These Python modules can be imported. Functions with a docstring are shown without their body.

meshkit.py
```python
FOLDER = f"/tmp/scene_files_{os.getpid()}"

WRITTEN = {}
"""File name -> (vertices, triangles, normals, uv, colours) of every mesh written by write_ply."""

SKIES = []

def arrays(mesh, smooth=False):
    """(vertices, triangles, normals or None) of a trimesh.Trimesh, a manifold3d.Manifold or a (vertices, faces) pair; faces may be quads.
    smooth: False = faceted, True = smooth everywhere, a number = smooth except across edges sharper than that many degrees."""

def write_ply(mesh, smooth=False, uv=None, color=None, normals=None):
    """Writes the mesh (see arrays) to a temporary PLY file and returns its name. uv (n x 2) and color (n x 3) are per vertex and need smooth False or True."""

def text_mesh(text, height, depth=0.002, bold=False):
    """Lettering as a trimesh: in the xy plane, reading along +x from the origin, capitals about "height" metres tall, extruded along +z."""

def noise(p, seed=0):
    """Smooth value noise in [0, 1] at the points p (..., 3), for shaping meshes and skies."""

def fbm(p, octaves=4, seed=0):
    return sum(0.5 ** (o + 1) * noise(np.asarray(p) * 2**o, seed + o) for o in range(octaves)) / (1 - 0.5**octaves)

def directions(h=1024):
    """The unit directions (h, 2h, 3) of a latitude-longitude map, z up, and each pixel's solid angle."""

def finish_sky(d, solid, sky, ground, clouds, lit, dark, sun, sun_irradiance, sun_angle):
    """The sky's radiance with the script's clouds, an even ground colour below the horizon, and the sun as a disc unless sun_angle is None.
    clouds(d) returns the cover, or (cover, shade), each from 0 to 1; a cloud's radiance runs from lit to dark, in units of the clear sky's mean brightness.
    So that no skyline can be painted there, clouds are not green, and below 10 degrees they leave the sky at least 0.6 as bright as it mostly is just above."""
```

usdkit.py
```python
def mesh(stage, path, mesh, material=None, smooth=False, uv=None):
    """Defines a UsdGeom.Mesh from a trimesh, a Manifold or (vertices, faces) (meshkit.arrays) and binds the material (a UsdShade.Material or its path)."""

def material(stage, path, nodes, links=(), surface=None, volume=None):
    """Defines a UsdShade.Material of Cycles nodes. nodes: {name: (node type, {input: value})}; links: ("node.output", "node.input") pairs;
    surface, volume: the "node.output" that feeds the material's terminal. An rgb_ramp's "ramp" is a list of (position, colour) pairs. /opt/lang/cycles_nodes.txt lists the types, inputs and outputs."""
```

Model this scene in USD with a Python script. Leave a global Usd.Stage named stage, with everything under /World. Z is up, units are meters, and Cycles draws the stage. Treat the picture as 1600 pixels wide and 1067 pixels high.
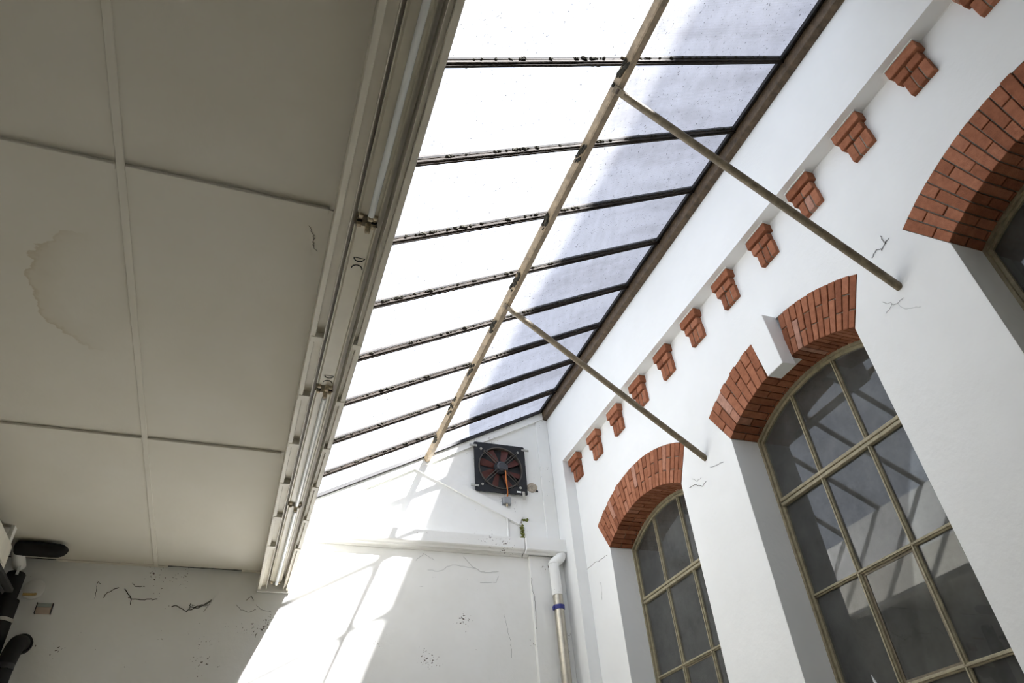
import math, random
import numpy as np, trimesh
from shapely.geometry import Polygon, Point, box as sbox
from pxr import Usd, UsdGeom, UsdLux, UsdShade, Gf, Sdf, Vt
import usdkit, meshkit

random.seed(7)
rng = np.random.default_rng(7)
stage = Usd.Stage.CreateInMemory()
UsdGeom.SetStageUpAxis(stage, 'Z')
UsdGeom.SetStageMetersPerUnit(stage, 1.0)
world = UsdGeom.Xform.Define(stage, '/World')
stage.SetDefaultPrim(world.GetPrim())
UsdGeom.Scope.Define(stage, '/World/Looks')

# ---------------------------------------------------------------- camera
CAM_X = CAM_Y = 0.0
S, EYE = 3.5, 1.6                       # metres per survey unit, eye height above the floor
cam = UsdGeom.Camera.Define(stage, '/World/camera')
_rv = np.array([8.74309389e-01, -2.14834405e-01, 2.89954022e-01])
_a = np.linalg.norm(_rv); _k = _rv / _a
_K = np.array([[0, -_k[2], _k[1]], [_k[2], 0, -_k[0]], [-_k[1], _k[0], 0]])
RC = np.eye(3) + math.sin(_a) * _K + (1 - math.cos(_a)) * _K @ _K      # world -> right, down, forward
right, up, back = RC[0], -RC[1], -RC[2]
UsdGeom.Xformable(cam).AddTransformOp().Set(Gf.Matrix4d(*right, 0, *up, 0, *back, 0, CAM_X, CAM_Y, EYE, 1))
cam.CreateHorizontalApertureAttr(36.0)
cam.CreateVerticalApertureAttr(36.0 * 1067 / 1600)
cam.CreateFocalLengthAttr(36.0 * 1086.2 / 1600)
cam.CreateClippingRangeAttr(Gf.Vec2f(0.05, 500))
cam.CreateExposureAttr(0.44)

# ---------------------------------------------------------------- sky and sun
SKY, SUN = 0.38, 15500.0
dome = UsdLux.DomeLight.Define(stage, '/World/sky')
dome.CreateIntensityAttr(SKY)
dome.CreateColorAttr(Gf.Vec3f(0.85, 0.91, 1.0))
sun = UsdLux.DistantLight.Define(stage, '/World/sun')
sun.CreateIntensityAttr(SUN)
sun.CreateAngleAttr(1.6)
sun.CreateColorAttr(Gf.Vec3f(1.0, 0.965, 0.91))
_d = np.array([-0.39, 0.90, -1.0]); _d /= np.linalg.norm(_d)           # direction of travel
_z = -_d; _x = np.cross([0, 0, 1], _z); _x /= np.linalg.norm(_x); _y = np.cross(_z, _x)
UsdGeom.Xformable(sun).AddTransformOp().Set(Gf.Matrix4d(*_x, 0, *_y, 0, *_z, 0, 0, 0, 20, 1))

# ---------------------------------------------------------------- materials
MATS = {}


def mat(name, nodes, links, surface='p.BSDF'):
    MATS[name] = usdkit.material(stage, '/World/Looks/' + name, nodes, links, surface=surface)
    return MATS[name]


def simple(name, color, rough=0.6, metal=0.0, var=0.12, scale=6.0, bump=0.0, bscale=60.0, spec=0.4):
    """A base colour that varies a little with a noise, and a fine relief."""
    c = np.array(color, float)
    n = {'g': ('geometry', {}), 'n': ('noise_texture', {'scale': scale, 'detail': 5.0, 'roughness': 0.6}),
         'r': ('rgb_ramp', {'ramp': [(0.3, tuple(c * (1 - var))), (0.7, tuple(np.minimum(c * (1 + var), 1)))]}),
         'p': ('principled_bsdf', {'roughness': rough, 'metallic': metal, 'specular_ior_level': spec})}
    l = [('g.position', 'n.vector'), ('n.fac', 'r.fac'), ('r.color', 'p.base_color')]
    if bump:
        n['n2'] = ('noise_texture', {'scale': bscale, 'detail': 4.0})
        n['b'] = ('bump', {'strength': bump, 'distance': 0.01})
        l += [('g.position', 'n2.vector'), ('n2.fac', 'b.height'), ('b.normal', 'p.normal')]
    return mat(name, n, l)


def plaster(name, color, stain, speck=0.0, bump=0.35):
    """Painted plaster: broad soiling, dark flaked specks where speck > 0, brushed relief."""
    c, s = np.array(color), np.array(stain)
    n = {'g': ('geometry', {}),
         'n': ('noise_texture', {'scale': 1.1, 'detail': 6.0, 'roughness': 0.65}),
         'r': ('rgb_ramp', {'ramp': [(0.35, tuple(c)), (0.75, tuple(s))]}),
         'ns': ('noise_texture', {'scale': 55.0, 'detail': 2.0, 'roughness': 0.5}),
         'nm': ('noise_texture', {'scale': 3.3, 'detail': 2.0}),
         'mm': ('math', {'math_type': 'multiply'}),
         'rs': ('rgb_ramp', {'ramp': [(0.0, (0, 0, 0)), (0.45, (0, 0, 0)), (0.465, (1, 1, 1))] if speck else [(0, (0, 0, 0)), (1, (0, 0, 0))]}),
         'mx': ('mix_color', {'b': (0.16, 0.14, 0.12)}),
         'n2': ('noise_texture', {'scale': 9.0, 'detail': 7.0, 'roughness': 0.6}),
         'b': ('bump', {'strength': bump, 'distance': 0.012}),
         'p': ('principled_bsdf', {'roughness': 0.75, 'specular_ior_level': 0.25})}
    l = [('g.position', 'n.vector'), ('n.fac', 'r.fac'), ('g.position', 'ns.vector'), ('g.position', 'nm.vector'),
         ('ns.fac', 'mm.value1'), ('nm.fac', 'mm.value2'), ('mm.value', 'rs.fac'), ('rs.color', 'mx.fac'),
         ('r.color', 'mx.a'), ('mx.result', 'p.base_color'), ('g.position', 'n2.vector'), ('n2.fac', 'b.height'), ('b.normal', 'p.normal')]
    return mat(name, n, l)


plaster('white_wall', (0.85, 0.855, 0.84), (0.80, 0.805, 0.785))
plaster('old_wall', (0.85, 0.85, 0.825), (0.78, 0.775, 0.73), speck=1.0)
def _ceil(px, py):
    d = RC.T @ np.array([(px - 800) / 1086.2, (py - 533.5) / 1086.2, 1]); k = S * 0.9927 * 0.765 / d[2]
    return np.array([d[0] * k, d[1] * k, EYE + d[2] * k])


_c, _l, _v = _ceil(150, 465), _ceil(55, 455), _ceil(150, 375)
mat('ceiling_board', {
    'g': ('geometry', {}), 'n': ('noise_texture', {'scale': 1.1, 'detail': 6.0, 'roughness': 0.65}),
    'r': ('rgb_ramp', {'ramp': [(0.35, (0.68, 0.65, 0.57)), (0.75, (0.645, 0.61, 0.515))]}),
    'mp': ('mapping', {'location': tuple(-_c / np.array([np.linalg.norm(_l - _c), np.linalg.norm(_v - _c), 1e3])), 'scale': (1 / np.linalg.norm(_l - _c), 1 / np.linalg.norm(_v - _c), 1e-3)}),
    'nw': ('noise_texture', {'scale': 9.0, 'detail': 5.0, 'roughness': 0.6}),
    'ln': ('vector_math', {'math_type': 'length'}), 'ad': ('math', {'math_type': 'multiply_add', 'value2': 0.5}), 'sx': ('separate_xyz', {}),
    'rs': ('rgb_ramp', {'ramp': [(0.0, (0, 0, 0)), (0.40, (0.05, 0.05, 0.05)), (0.62, (0.35, 0.35, 0.35)), (0.655, (0.75, 0.75, 0.75)), (0.665, (0, 0, 0)), (1, (0, 0, 0))]}),
    'hf': ('map_range', {'from_min': 0.1, 'from_max': -0.75, 'to_min': 0.0, 'to_max': 1.0, 'clamp': True}),
    'mu': ('math', {'math_type': 'multiply'}), 'sc': ('math', {'math_type': 'multiply', 'value2': 0.5}),
    'mx': ('mix_color', {'b': (0.50, 0.43, 0.30)}),
    'n2': ('noise_texture', {'scale': 9.0, 'detail': 7.0, 'roughness': 0.6}), 'b': ('bump', {'strength': 0.25, 'distance': 0.012}),
    'p': ('principled_bsdf', {'roughness': 0.75, 'specular_ior_level': 0.25})},
    [('g.position', 'n.vector'), ('n.fac', 'r.fac'), ('g.position', 'mp.vector'), ('g.position', 'nw.vector'), ('mp.vector', 'ln.vector1'), ('mp.vector', 'sx.vector'),
     ('nw.fac', 'ad.value1'), ('ln.value', 'ad.value3'), ('ad.value', 'sc.value1'), ('sc.value', 'rs.fac'), ('sx.x', 'hf.value'), ('rs.color', 'mu.value1'), ('hf.result', 'mu.value2'),
     ('mu.value', 'mx.fac'), ('r.color', 'mx.a'), ('mx.result', 'p.base_color'), ('g.position', 'n2.vector'), ('n2.fac', 'b.height'), ('b.normal', 'p.normal')])
plaster('reveal_paint', (0.62, 0.62, 0.61), (0.55, 0.55, 0.54))
simple('white_paint', (0.80, 0.79, 0.75), 0.5, var=0.05, bump=0.1)
simple('cream_paint', (0.74, 0.70, 0.60), 0.5, var=0.06, bump=0.1)
simple('fixture_enamel', (0.70, 0.66, 0.55), 0.35, var=0.06)
simple('floor_concrete', (0.34, 0.295, 0.21), 0.7, var=0.2, scale=3, bump=0.2)
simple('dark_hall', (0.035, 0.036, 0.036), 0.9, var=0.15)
simple('outside_render', (0.54, 0.52, 0.54), 0.9, var=0.1, bump=0.2)
simple('mortar', (0.21, 0.19, 0.15), 0.9, var=0.2, scale=30, bump=0.5, bscale=90)
simple('rust_brown', (0.075, 0.052, 0.036), 0.65, var=0.6, scale=18, bump=0.4)
simple('rail_brown', (0.10, 0.068, 0.040), 0.6, var=0.5, scale=16, bump=0.35)
simple('bar_dark', (0.026, 0.020, 0.015), 0.7, var=0.5, scale=18, bump=0.4, spec=0.15)
simple('strut_grey', (0.07, 0.06, 0.05), 0.5, var=0.3)
simple('purlin_paint', (0.30, 0.23, 0.145), 0.55, var=0.35, scale=20, bump=0.3)
simple('rod_paint', (0.17, 0.135, 0.085), 0.5, var=0.4, scale=22, bump=0.3)
simple('black_seal', (0.018, 0.017, 0.017), 0.6, var=0.3)
simple('moss_dirt', (0.045, 0.042, 0.032), 0.95, var=0.5, scale=60)
simple('frame_khaki', (0.31, 0.27, 0.175), 0.5, var=0.25, scale=25, bump=0.25)
simple('sash_brown', (0.15, 0.12, 0.075), 0.5, var=0.3, scale=25, bump=0.25)
simple('black_plastic', (0.014, 0.014, 0.015), 0.5, var=0.2)
simple('black_foam', (0.010, 0.010, 0.010), 0.85, var=0.2, bump=0.2)
simple('fan_black', (0.010, 0.0105, 0.013), 0.5, var=0.3, scale=14, bump=0.15)
simple('blade_red', (0.085, 0.022, 0.016), 0.55, var=0.25, scale=12)
simple('motor_grey', (0.05, 0.052, 0.06), 0.4, var=0.3)
simple('grey_plastic', (0.30, 0.31, 0.32), 0.45, var=0.1)
simple('zinc', (0.42, 0.41, 0.37), 0.4, metal=0.6, var=0.15, scale=30)
simple('bare_metal', (0.46, 0.43, 0.36), 0.35, metal=0.7, var=0.15, scale=14)
simple('blue_band', (0.03, 0.035, 0.20), 0.5, var=0.1)
simple('orange_cable', (0.50, 0.15, 0.03), 0.45, var=0.1)
simple('tube_white', (0.82, 0.84, 0.84), 0.15, var=0.02, spec=0.6)
simple('rusty_holder', (0.58, 0.49, 0.34), 0.6, var=0.4, scale=60)
simple('leaf_green', (0.13, 0.15, 0.022), 0.6, var=0.5, scale=60)
simple('dry_stem', (0.20, 0.17, 0.06), 0.7, var=0.3)
simple('web_dust', (0.055, 0.05, 0.04), 0.95, var=0.3)
simple('brass', (0.48, 0.33, 0.12), 0.4, metal=0.7, var=0.15)
simple('label_white', (0.75, 0.75, 0.73), 0.5, var=0.03)
simple('plate_pink', (0.50, 0.40, 0.32), 0.6, var=0.1)
simple('plate_green', (0.34, 0.38, 0.35), 0.6, var=0.1)
simple('grille_dark', (0.03, 0.03, 0.028), 0.6, var=0.3)
simple('hole_plaster', (0.42, 0.36, 0.28), 0.95, var=0.3, scale=40, bump=0.8)

# brick: each brick its own tone, with mottling
mat('brick_red', {
    'o': ('object_info', {}), 'g': ('geometry', {}),
    'r': ('rgb_ramp', {'ramp': [(0.0, (0.245, 0.090, 0.046)), (0.35, (0.31, 0.118, 0.060)), (0.7, (0.365, 0.146, 0.078)), (0.96, (0.40, 0.168, 0.095)), (1.0, (0.48, 0.27, 0.20))]}),
    'n': ('noise_texture', {'scale': 22.0, 'detail': 6.0, 'roughness': 0.7}),
    'rn': ('rgb_ramp', {'ramp': [(0.3, (0.72, 0.68, 0.66)), (0.65, (1.08, 1.08, 1.08))]}),
    'm': ('mix_color', {'blend_type': 'multiply', 'fac': 1.0}),
    'n2': ('noise_texture', {'scale': 130.0, 'detail': 4.0}), 'b': ('bump', {'strength': 0.5, 'distance': 0.006}),
    'p': ('principled_bsdf', {'roughness': 0.85, 'specular_ior_level': 0.2})},
    [('o.random', 'r.fac'), ('g.position', 'n.vector'), ('n.fac', 'rn.fac'), ('r.color', 'm.a'), ('rn.color', 'm.b'), ('m.result', 'p.base_color'),
     ('g.position', 'n2.vector'), ('n2.fac', 'b.height'), ('b.normal', 'p.normal')])

# twin-wall polycarbonate: lets part of the sun straight through, scatters the rest; fine ribs along the slope, grime in patches
mat('polycarbonate', {
    'g': ('geometry', {}), 'sx': ('separate_xyz', {}),
    'k': ('math', {'math_type': 'multiply', 'value2': 560.0}), 'sn': ('math', {'math_type': 'sine'}),
    'rr': ('map_range', {'from_min': -1.0, 'from_max': 1.0, 'to_min': 0.93, 'to_max': 1.0}),
    'mp': ('mapping', {'scale': (0.7, 2.2, 0.7)}),
    'n': ('noise_texture', {'scale': 1.3, 'detail': 7.0, 'roughness': 0.65}),
    'rn': ('rgb_ramp', {'ramp': [(0.30, (0.66, 0.67, 0.72)), (0.52, (0.84, 0.87, 0.94)), (0.7, (0.88, 0.91, 0.97))]}),
    'ns': ('noise_texture', {'scale': 48.0, 'detail': 3.0, 'roughness': 0.6}),
    'rs': ('rgb_ramp', {'ramp': [(0.30, (0.30, 0.29, 0.29)), (0.36, (1, 1, 1))]}),
    'm1': ('mix_color', {'blend_type': 'multiply', 'fac': 1.0}), 'm2': ('mix_color', {'blend_type': 'multiply', 'fac': 1.0}),
    't': ('transparent_bsdf', {}), 'tl': ('translucent_bsdf', {}), 'df': ('diffuse_bsdf', {'color': (0.7, 0.71, 0.72)}),
    'mt': ('mix_closure', {'fac': 0.2}), 'mix': ('mix_closure', {'fac': 0.91})},
    [('g.position', 'sx.vector'), ('sx.y', 'k.value1'), ('k.value', 'sn.value1'), ('sn.value', 'rr.value'),
     ('g.position', 'mp.vector'), ('mp.vector', 'n.vector'), ('n.fac', 'rn.fac'), ('g.position', 'ns.vector'), ('ns.fac', 'rs.fac'),
     ('rn.color', 'm1.a'), ('rs.color', 'm1.b'), ('m1.result', 'm2.a'), ('rr.result', 'm2.b'),
     ('m2.result', 'tl.color'), ('m2.result', 't.color'), ('tl.BSDF', 'mt.closure1'), ('df.BSDF', 'mt.closure2'),
     ('mt.closure', 'mix.closure1'), ('t.BSDF', 'mix.closure2')], surface='mix.closure')

# dusty window glass
mat('window_glass', {
    'g': ('geometry', {}), 'n': ('noise_texture', {'scale': 3.0, 'detail': 6.0, 'roughness': 0.7}),
    'rn': ('rgb_ramp', {'ramp': [(0.35, (0.14, 0.14, 0.14)), (0.75, (0.30, 0.30, 0.30))]}),
    't': ('transparent_bsdf', {'color': (0.45, 0.46, 0.45)}), 'd': ('diffuse_bsdf', {'color': (0.32, 0.32, 0.30)}),
    'gl': ('glossy_bsdf', {'roughness': 0.015, 'color': (0.95, 0.97, 1.0)}), 'fr': ('fresnel', {'IOR': 1.5}),
    'a': ('mix_closure', {}), 'out': ('mix_closure', {})},
    [('g.position', 'n.vector'), ('n.fac', 'rn.fac'), ('rn.color', 'a.fac'), ('t.BSDF', 'a.closure1'), ('d.BSDF', 'a.closure2'),
     ('fr.fac', 'out.fac'), ('a.closure', 'out.closure1'), ('gl.BSDF', 'out.closure2')], surface='out.closure')

# ---------------------------------------------------------------- helpers
USED = {}


def numbered(path):
    n = USED.get(path, 0); USED[path] = n + 1
    return path if n == 0 else '%s_%03d' % (path, n)


def pathof(parent):
    return '/World' if parent is None else str(parent.GetPath())


def obj(name, m, material, parent=None, smooth=False):
    if isinstance(m, list):
        m = trimesh.util.concatenate(m)
    p = numbered(pathof(parent) + '/' + name)
    return usdkit.mesh(stage, p, m, MATS[material], smooth=smooth).GetPrim()


def tag(o, label, cat=None, group=None, kind=None):
    for k, v in (('label', label), ('category', cat), ('group', group), ('kind', kind)):
        if v:
            o.SetCustomDataByKey(k, v)
    return o


def empty(name, loc=(0, 0, 0), label=None, cat=None, group=None, kind=None):
    x = UsdGeom.Xform.Define(stage, numbered('/World/' + name))
    x.AddTranslateOp().Set(Gf.Vec3d(*map(float, loc)))
    return tag(x.GetPrim(), label, cat, group, kind)


_CH = trimesh.convex.convex_hull


def hexa(c, bev=0.0):
    """A six-sided solid of eight corners, index = 4*i + 2*j + k, its edges chamfered by bev."""
    c = np.asarray(c, float)
    if not bev:
        return _CH(c)
    out = []
    for i in range(8):
        e = []
        for b in (4, 2, 1):
            d = c[i ^ b] - c[i]; e.append(d / max(np.linalg.norm(d), 1e-9))
        for a, b in ((0, 1), (0, 2), (1, 2)):
            out.append(c[i] + bev * (e[a] + e[b]))
    return _CH(np.array(out))


def bx(x0, x1, y0, y1, z0, z1, bev=0.0):
    return hexa([(x, y, z) for x in (x0, x1) for y in (y0, y1) for z in (z0, z1)], bev)


def bar(p, q, w, h, upv=(0, 0, 1), bev=0.0):
    """A beam of width w and height h from p to q."""
    p, q, upv = np.array(p, float), np.array(q, float), np.array(upv, float)
    d = (q - p) / np.linalg.norm(q - p); s = np.cross(d, upv); s /= np.linalg.norm(s); u = np.cross(s, d)
    return hexa([e + a * s * w / 2 + b * u * h / 2 for e in (p, q) for a in (-1, 1) for b in (-1, 1)], bev)


def tube(pts, r, n=14, caps=True):
    pts = np.asarray(pts, float); N = len(pts); rs = np.full(N, r) if np.ndim(r) == 0 else np.asarray(r, float)
    T = np.gradient(pts, axis=0); T /= np.linalg.norm(T, axis=1)[:, None]
    ref = np.array([0.0, 0, 1]) if abs(T[0][2]) < 0.9 else np.array([1.0, 0, 0])
    V, F = [], []
    u = np.cross(T[0], ref); u /= np.linalg.norm(u)
    for i in range(N):
        u = u - T[i] * (u @ T[i]); u /= np.linalg.norm(u); v = np.cross(T[i], u)
        for k in range(n):
            a = 2 * math.pi * k / n
            V.append(pts[i] + rs[i] * (math.cos(a) * u + math.sin(a) * v))
    for i in range(N - 1):
        for k in range(n):
            a, b, c, d = i * n + k, i * n + (k + 1) % n, (i + 1) * n + (k + 1) % n, (i + 1) * n + k
            F += [(a, b, c), (a, c, d)]
    if caps:
        V += [pts[0], pts[-1]]; m = N * n
        for k in range(n):
            F += [(m, (k + 1) % n, k), (m + 1, (N - 1) * n + k, (N - 1) * n + (k + 1) % n)]
    return trimesh.Trimesh(np.array(V), np.array(F), process=False)


def bend(pts, r=0.05, n=6):
    """Rounds the corners of a polyline."""
    pts = [np.array(p, float) for p in pts]; out = [pts[0]]
    for a, b, c in zip(pts, pts[1:], pts[2:]):
        d1, d2 = (a - b) / np.linalg.norm(a - b), (c - b) / np.linalg.norm(c - b)
        p, q = b + d1 * r, b + d2 * r
        out += [(1 - t) ** 2 * p + 2 * t * (1 - t) * b + t * t * q for t in np.linspace(0, 1, n)]
    return out + [pts[-1]]


def prism(poly, axis, a, b):
    """A polygon extruded along an axis from a to b. Polygon coordinates are the two other axes in order (x: y z, y: x z, z: x y)."""
    m = trimesh.creation.extrude_polygon(poly, abs(b - a), engine='earcut')
    v = np.array(m.vertices); lo = min(a, b)
    if axis == 'x':
        w = np.stack([v[:, 2] + lo, v[:, 0], v[:, 1]], 1); return trimesh.Trimesh(w, m.faces, process=False)
    if axis == 'y':
        w = np.stack([v[:, 0], v[:, 2] + lo, v[:, 1]], 1); return trimesh.Trimesh(w, m.faces[:, ::-1], process=False)
    return trimesh.Trimesh(np.stack([v[:, 0], v[:, 1], v[:, 2] + lo], 1), m.faces, process=False)


def disc(c, nrm, r, depth, n=20):
    c, nrm = np.array(c, float), np.array(nrm, float) / np.linalg.norm(nrm)
    return tube([c, c + nrm * depth], r, n)


def P(x, y, z):
    """Survey units (camera at the origin) to metres."""
    return np.array([S * x, S * y, EYE + S * z])


def Z(z): return EYE + S * z


# ---------------------------------------------------------------- measures
K = 0.9927                                # the roof, box and back wall were surveyed on a plane 0.7 % too far
W, WU = S * 1.0, S * 0.9625               # right wall: recessed field, projecting upper band and corner pier
ZB = Z(1.175)                             # underside of the band
YB = S * 2.035                            # back wall
Y0 = -S * 0.75                            # wall behind the camera
XL = -S * 0.68                            # left wall
TH = 0.50                                 # right wall thickness
SL = 0.549                                # slope of the skylight


def kp(x, y, z): return P(K * x, K * y, K * z)


def skyz(X):
    """Height of the underside of the panels at X (metres)."""
    x = X / S
    return EYE + S * (K * 1.459 + SL * (x - K * 0.975))


ZC = Z(K * 0.765)                         # ceiling
XT0, XT1 = S * K * 0.030, S * K * 0.113   # light trough
ZT = Z(K * 0.715)                         # its lower edge
ZTOP = Z(K * 2.19)                        # top of the tall right wall outside
CY = [1.5615, 0.9205, 0.2785, -0.363]     # window centres along the wall
HALF, ZSPR, RI, RO, ZCEN = 0.2085, 0.796, 0.404, 0.509, 0.450


def arc(cy, r, a0, a1, n=25):
    return [(S * (cy + r * math.sin(t)), Z(ZCEN + r * math.cos(t))) for t in np.linspace(a0, a1, n)]


TH0 = math.asin(HALF / RI)
ZSILL = Z(-0.13)

# ---------------------------------------------------------------- structure
tag(obj('floor', bx(XL - 0.3, W + TH, Y0 - 0.3, YB + 0.3, -0.2, 0.0), 'floor_concrete'),
    'grey concrete floor of the hall', 'floor', kind='structure')

# right wall
openings = []
for cy in CY:
    pts = [(S * (cy - HALF), ZSILL), (S * (cy + HALF), ZSILL), (S * (cy + HALF), Z(ZSPR))]
    ring = arc(cy, RO, TH0, -TH0)
    openings.append(Polygon(pts + ring + [(S * (cy - HALF), Z(ZSPR))]))
ywall0, ywall1 = Y0 - 0.3, YB + 0.3
field = Polygon([(ywall0, 0), (ywall1, 0), (ywall1, ZB), (ywall0, ZB)])
for o in openings:
    field = field.difference(o)
wr = empty('wall_right', label='white painted wall with arched windows, brick arches and brick corbels', cat='wall', kind='structure')
obj('wall_field', prism(field, 'x', W, W + TH), 'white_wall', wr)
obj('wall_band', bx(WU, W + TH, ywall0, YB + 0.001, ZB, skyz(WU) + 0.02), 'white_wall', wr)
obj('parapet', [bx(WU, W + TH, ywall0, ywall1 + 3, skyz(WU) + 0.02, ZTOP)], 'outside_render', wr)
obj('corner_pier', bx(WU, W + 0.001, S * 1.936, YB + 0.001, 0, ZB), 'white_wall', wr)
obj('wall_joint', bx(W - 0.004, W + 0.05, ywall0, S * 1.936, ZB - 0.004, ZB + 0.01), 'white_wall', wr)

# the space behind the windows
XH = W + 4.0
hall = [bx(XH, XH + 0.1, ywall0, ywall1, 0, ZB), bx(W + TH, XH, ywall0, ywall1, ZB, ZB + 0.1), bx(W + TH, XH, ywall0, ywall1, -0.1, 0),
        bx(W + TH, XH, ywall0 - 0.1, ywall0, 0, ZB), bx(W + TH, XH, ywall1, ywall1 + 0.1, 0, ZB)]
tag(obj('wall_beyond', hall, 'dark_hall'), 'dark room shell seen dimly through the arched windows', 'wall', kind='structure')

# back wall
wb = empty('wall_back', label='white gable end wall with the fan under the sloping skylight', cat='wall', kind='structure')
gx0, gx1 = XT1, WU + 0.001
obj('wall_field', [prism(Polygon([(XL - 0.3, 0), (gx1, 0), (gx1, skyz(gx1) - 0.01), (gx0, skyz(gx0) - 0.01), (gx0, ZC + 0.3), (XL - 0.3, ZC + 0.3)]), 'y', YB, YB + 0.3)], 'old_wall', wb)
xp = S * K * 0.923
obj('pier', [bx(xp, WU, YB - 0.022, YB + 0.01, Z(K * 0.905), skyz(xp) - 0.02, 0.006)], 'old_wall', wb)
xq = S * K * 0.848
obj('pier', [bx(xq, WU, YB - 0.045, YB + 0.01, 0, Z(K * 0.868), 0.008)], 'old_wall', wb)
obj('stone', [bx(S * K * 0.838, xp + 0.005, YB - 0.014, YB + 0.01, Z(K * 0.915), Z(K * 0.992), 0.005)], 'old_wall', wb)

# cornice over the back wall: fascia with a moulded underside, one length breaking forward over the corner pier
def cornice(x0, x1, p, seed):
    y = YB + 0.01
    prof = Polygon([(y, Z(K * 0.8935) + 0.085), (YB - p - 0.01, Z(K * 0.8935) + 0.075), (YB - p - 0.01, Z(K * 0.8935) - p * 0.40), (YB - p, Z(K * 0.8935) - p * 0.40 - 0.012),
                    (YB - p * 0.78, Z(K * 0.8935) - p * 0.42 - 0.02), (YB - p * 0.66, Z(K * 0.8935) - p * 0.43 - 0.035), (YB - p * 0.40, Z(K * 0.867) + 0.012), (YB - 0.025, Z(K * 0.867) + 0.004),
                    (YB - 0.012, Z(K * 0.867) - 0.012), (y, Z(K * 0.867) - 0.012)])
    return prism(prof, 'x', x0, x1)


t1 = empty('trim_1', label='white moulded cornice running across the back wall below the fan', cat='cornice', kind='structure')
obj('cornice_length', cornice(XT1 - 1.2, S * K * 0.826, 0.12, 0), 'old_wall', t1)
obj('cornice_length', cornice(S * K * 0.829, WU, 0.155, 0), 'old_wall', t1)

# sloping flat strip on the gable, from the purlin end down towards the corner
def strip(p, q, w, d, y=None):
    p, q = np.array(p), np.array(q); t = (q - p) / np.linalg.norm(q - p); n = np.array([-t[1], t[0]]) * w / 2
    return prism(Polygon([p + n, q + n, q - n, p - n]), 'y', YB - d, YB + 0.01)


a, b = kp(0.462, 0, 1.163), kp(0.832, 0, 0.990)
tag(obj('trim_2', strip(a[[0, 2]], b[[0, 2]], 0.115, 0.03), 'old_wall'), 'white sloping flat strip on the gable running down from the purlin end past the fan', 'trim', kind='structure')
a = np.array([XT1, skyz(XT1) - 0.085]); b = np.array([WU - 0.02, skyz(WU - 0.02) - 0.085])
tag(obj('trim_3', strip(a, b, 0.085, 0.035), 'old_wall'), 'white board following the slope along the top of the gable under the skylight', 'trim', kind='structure')

tag(obj('wall_left', bx(XL - 0.3, XL, Y0 - 0.3, YB + 0.3, 0, ZC + 0.3), 'old_wall'), 'left side wall of the hall behind the cooling unit', 'wall', kind='structure')
tag(obj('wall_front', [prism(Polygon([(XL - 0.3, 0), (WU + 0.001, 0), (WU + 0.001, skyz(WU)), (XT1, skyz(XT1)), (XT1, ZC + 0.3), (XL - 0.3, ZC + 0.3)]), 'y', Y0 - 0.3, Y0)], 'white_wall'),
    'white end wall of the hall behind the camera', 'wall', kind='structure')

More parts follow.
